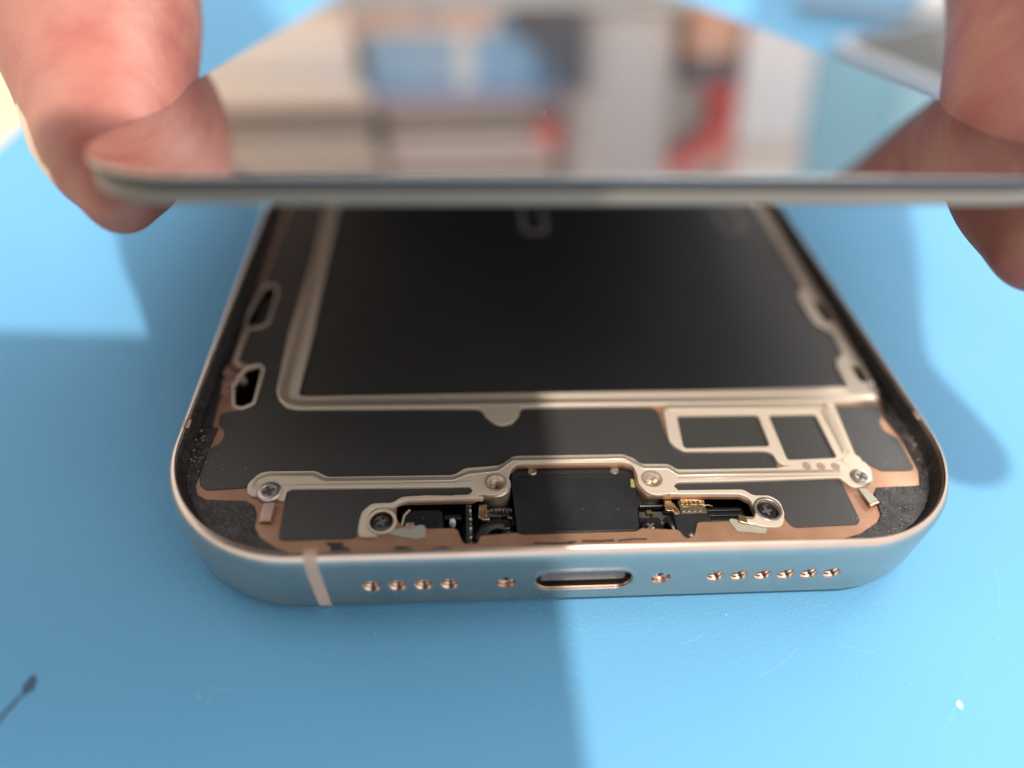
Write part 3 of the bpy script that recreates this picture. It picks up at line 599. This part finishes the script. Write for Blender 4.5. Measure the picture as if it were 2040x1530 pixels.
def nail(name, hand_o, path, a0, a1, n=10):
    """curved plate lying on a thumb; a0..a1 angles round the axis"""
    sp = smooth_path(path, 8); P = [Vector(p[:3]) for p in sp]; V, F = [], []
    for off in (0.1, -0.9):
        for i in range(len(P)):
            t = (P[min(i+1, len(P)-1)] - P[max(i-1, 0)]).normalized(); x = t.cross(Vector((0, 0, 1))).normalized(); y = x.cross(t)
            for k in range(n+1):
                a = math.radians(a0 + (a1-a0)*k/n); u = min(1.0, 2.2*min(i/(len(P)-1), 1-i/(len(P)-1)))**0.5*min(1.0, 2.2*min(k/n, 1-k/n))**0.5; V.append((P[i] + (x*math.cos(a) + y*math.sin(a))*(sp[i][3] + (off if off < -0.3 else -0.5 + 0.62*u)))[:])
    N = len(P); w = n+1
    for s in (0, 1):
        for i in range(N-1):
            for k in range(n):
                q = s*N*w + i*w + k; F.append((q, q+1, q+w+1, q+w))
    for i in range(N-1):
        for k in (0, n): q = i*w + k; F.append((q, q+w, q+w+N*w, q+N*w))
    for k in range(n):
        for i in (0, N-1): q = i*w + k; F.append((q, q+1, q+1+N*w, q+N*w))
    return emit(name, (V, F), M['nail'], hand_o, smooth=0.8)
# the axis runs away from the camera, so 180 degrees faces left (outwards) on the left thumb
nail("thumb_nail", lh, THL[1:4], 150, 222)
nail("thumb_nail", rh, THR[1:4], -42, 30)

# ================================================================== things seen beyond or mirrored in the panel
def dmat(n, c, r=0.5, **k): return mat(n, c, r, **k)
d2 = Vector((0.89, 0.456)); d1 = Vector((0.456, -0.89)); c0 = Vector((70.0, 129.0))
q = [c0, c0 + d2*147, c0 + d2*147 + d1*71, c0 + d1*71]
ph2 = empty("background_phone", (c0.x, c0.y, 0), "silver-edged phone lying face up on the mat beyond the right thumb", "phone")
loc = lambda p: (p[0]-c0.x, p[1]-c0.y, p[2])
emit("body", plate(fillet([p[:] for p in q], 10, 10), (), 0, 7.6, 1.2), dmat("silver_edge", (0.40, 0.45, 0.50), 0.45, metal=0.2), ph2, xf=loc)
cc = sum((p for p in q), Vector((0, 0)))/4
emit("screen", plate(fillet([(cc + (p-cc)*Vector((1, 1)).x*0.94)[:] for p in q], 8, 10), (), 7.5, 7.75, 0.1), dmat("grey_screen", (0.11, 0.106, 0.102), 0.6, spec=0.15), ph2, xf=loc)
sd = empty("screwdriver", (90, 172, 0), "screwdriver with a white handle standing in for a bright glint, lying beyond the second phone", "screwdriver")
loc2 = lambda p: (p[0]-90, p[1]-172, p[2])
emit("shaft", tube([(84, 174, 3), (116, 166.5, 3.5)], 1.6, 14), dmat("grey_shaft", (0.35, 0.37, 0.38), 0.35, metal=0.6), sd, xf=loc2)
emit("handle", tube([p[:3] for p in smooth_path([(114, 167, 4), (118, 166, 4), (130, 163, 4), (150, 158, 4)])], [5.0 + (0.8 if 4 < k < 20 else 0) for k in range(25)], 20), dmat("white_glint", (0.90, 0.88, 0.82), 0.18), sd, xf=loc2)  # glossy white colour stands in for a glare spot

def thing_box(name, label, cat, x0, x1, y0, y1, z0, z1, material, b=1.2, group=None):
    e = empty(name, ((x0+x1)/2, (y0+y1)/2, z0), label, cat, group)
    f = lambda p: (p[0]-(x0+x1)/2, p[1]-(y0+y1)/2, p[2]-z0)
    emit("body", box(x0, x1, y0, y1, z0, z1, b), material, e, xf=f, smooth=0.8)
    return e, f
e, f = thing_box("cardboard_box", "cream box mirrored at the upper left of the glass panel", "box", -112, -50, 250, 300, 0, 24, dmat("cream_card", (0.88, 0.74, 0.64), 0.6))
emit("lid", box(-113, -49, 249, 301, 21, 25.5, 0.8), dmat("cream_lid", (0.88, 0.76, 0.68), 0.6), e, xf=f)
e, f = thing_box("storage_box", "blue plastic storage box with a white stripe, mirrored in the glass panel", "box", -48, 30, 262, 320, 0, 29, dmat("blue_plastic", (0.26, 0.48, 0.72), 0.35, color2=(0.42, 0.52, 0.62), scale=25))
emit("stripe", box(-12, -5, 261.4, 263, 3, 27, 0.3), dmat("stripe_white", (0.72, 0.74, 0.70), 0.5), e, xf=f)
emit("lid", box(-49, 31, 261, 321, 27, 31, 0.8), dmat("lavender_lid", (0.45, 0.46, 0.66), 0.4), e, xf=f)
e, f = thing_box("tan_case", "flat tan case in front of the blue box, mirrored in the glass panel", "case", -50, 4, 244, 260, 0, 8, dmat("tan_case", (0.74, 0.52, 0.44), 0.6, color2=(0.40, 0.27, 0.22), scale=20))
emit("clasp", box(-25, -17, 243.2, 245, 2, 6, 0.3), dmat("clasp_grey", (0.4, 0.38, 0.36), 0.4), e, xf=f)
ca = empty("dark_pouch", (22, 252, 0), "dark grey pouch leaning beside the grey canister, mirrored in the glass panel", "pouch")
emit("body", y_to_z(plate(fillet([(8, 0), (36, 0), (37, 32), (30, 27), (20, 14), (10, 8)], 3), (), 248, 259, 1.5)), dmat("dark_grey_cloth", (0.13, 0.13, 0.145), 0.8, var=0.2, scale=60), ca, xf=lambda p: (p[0]-22, p[1]-252, p[2]))
def pile(name, label, x0, x1, y0, z0, dz, n, c, cat="papers"):
    e = empty(name, ((x0+x1)/2, y0+30, z0), label, cat, "paper stacks mirrored in the panel"); f = lambda p: (p[0]-(x0+x1)/2, p[1]-y0-30, p[2]-z0)
    for k in range(n):
        j = random.uniform(-3, 3); t = dz*(0.72 if k % 2 else 0.95)
        emit("sheet_stack", box(x0+j, x1+j*0.5, y0+abs(j), y0+60, z0+dz*k, z0+dz*k+t, 0.6), dmat("paper_%s" % chr(97+k), c[k % len(c)], 0.7), e, xf=f)
    return e
pile("paper_stack", "stack of pinkish papers on the blue box, mirrored in the glass panel", -40, 27, 258, 31, 7, 6, [(0.66, 0.52, 0.46), (0.42, 0.33, 0.27), (0.72, 0.58, 0.53), (0.70, 0.56, 0.50)])
pile("paper_stack", "stack of whitish papers on the cream box, mirrored in the glass panel", -118, -46, 252, 25.6, 6, 7, [(0.72, 0.60, 0.50), (0.60, 0.45, 0.40), (0.34, 0.29, 0.24), (0.62, 0.50, 0.44)])
cn = empty("canister", (54, 275, 0), "tall grey cylindrical canister mirrored in the middle of the glass panel", "canister")
emit("body", lathe([(0.1, 0), (24, 0), (25, 1.5), (25, 104), (24, 106), (0.1, 106)], n=56), dmat("grey_canister", (0.60, 0.53, 0.50), 0.5), cn, smooth=0.6)
emit("base_ring", lathe([(25.2, 0.5), (25.8, 1), (25.8, 5), (25.2, 6), (24, 6), (24, .5)], n=56), dmat("canister_ring", (0.40, 0.37, 0.36), 0.5), cn, smooth=0.6)
emit("lid", lathe([(0.1, 104), (25.6, 104), (26, 105), (26, 112), (25, 113), (0.1, 113)], n=56), dmat("canister_lid", (0.30, 0.28, 0.28), 0.45), cn, smooth=0.6)
rc = empty("bottle_cap", (24, 254, 46), "small red cap on the paper stack beside the canister, mirrored in the glass panel", "cap")
emit("body", lathe([(0.1, -7), (4.4, -7), (4.6, -6), (4.4, 0), (3.6, 1.5), (0.1, 2)], n=24), dmat("red_plastic", (0.75, 0.14, 0.13), 0.4), rc, smooth=0.6)
e, f = thing_box("brown_block", "small brown block standing between canister and white box, mirrored in the glass panel", "block", 80, 99, 256, 280, 0, 17, dmat("brown_block", (0.66, 0.38, 0.28), 0.6))
emit("dark_cap", box(81, 98, 257, 279, 17, 27, 0.8), dmat("dark_cap", (0.16, 0.14, 0.15), 0.5), e, xf=f)
pl = empty("red_pliers", (92, 262, 27), "red-handled pliers standing on the brown block, mirrored in the glass panel", "pliers")
for k in (0, 1):
    emit("handle", tube([p[:3] for p in smooth_path([(97 - 3*k, 262 + 9*k, 27), (98 - 2*k, 262 + 9*k, 35), (95, 262 + 9*k, 45), (87, 262 + 9*k, 53), (78, 262 + 9*k, 59)])], 4.6, 14), dmat("red_grip", (0.78, 0.15, 0.13), 0.35), pl, xf=lambda p: (p[0]-92, p[1]-262, p[2]-27))
e, f = thing_box("white_box", "tall white box beside the red pliers, mirrored in the glass panel", "box", 101, 129, 252, 290, 0, 66, dmat("white_card", (0.84, 0.77, 0.75), 0.5))
emit("label_band", box(100.6, 129.4, 251.6, 290.4, 50, 58, 0.2), dmat("peach_band", (0.78, 0.62, 0.52), 0.5), e, xf=f)
e, f = thing_box("teal_box", "long teal box mirrored at the right of the glass panel", "box", 131, 270, 256, 300, 0, 84, dmat("teal_card", (0.30, 0.52, 0.60), 0.5))
emit("side_panel", box(168, 268, 254.6, 257, 2, 82, 0.3), dmat("pale_teal", (0.42, 0.63, 0.68), 0.5), e, xf=f)

RISE = 7.0  # lifts the mirrored things to make up for the panel's changed tilt
for o in [q for q in COL.objects if q.parent is None and q.name.split('.')[0] in ('cardboard_box', 'storage_box', 'tan_case', 'dark_pouch', 'paper_stack', 'canister', 'bottle_cap', 'brown_block', 'red_pliers', 'white_box', 'teal_box')]:
    o.location.z += RISE*S
emit("added_riser_board", box(-130, 290, 236, 330, 0, RISE - 0.02, 0.4), dmat("pale_riser", (0.55, 0.48, 0.42), 0.6, var=0.15, scale=20), label="added pale riser board that lifts the mirrored boxes and canister", cat="board")  # made-up riser, added to fill the gap under the lifted things

# ================================================================== the phone taking the picture (behind the camera; its shadow falls on the mat)
cp = empty("camera_phone", CAM_C[:], "dark phone held sideways by the photographer above the bench", "phone",
           mat4=Matrix.Translation(CAM_C*S) @ Matrix((CAM_R, CAM_U, -CAM_F)).transposed().to_4x4())
emit("body", box(-130, 12.4, -25, 51.4, 3.5, 11.5, 1.0), M['black'], cp)
emit("camera_bump", box(-24, 11, -20, 20, 11.4, 11.9, 0.2), M['black'], cp)
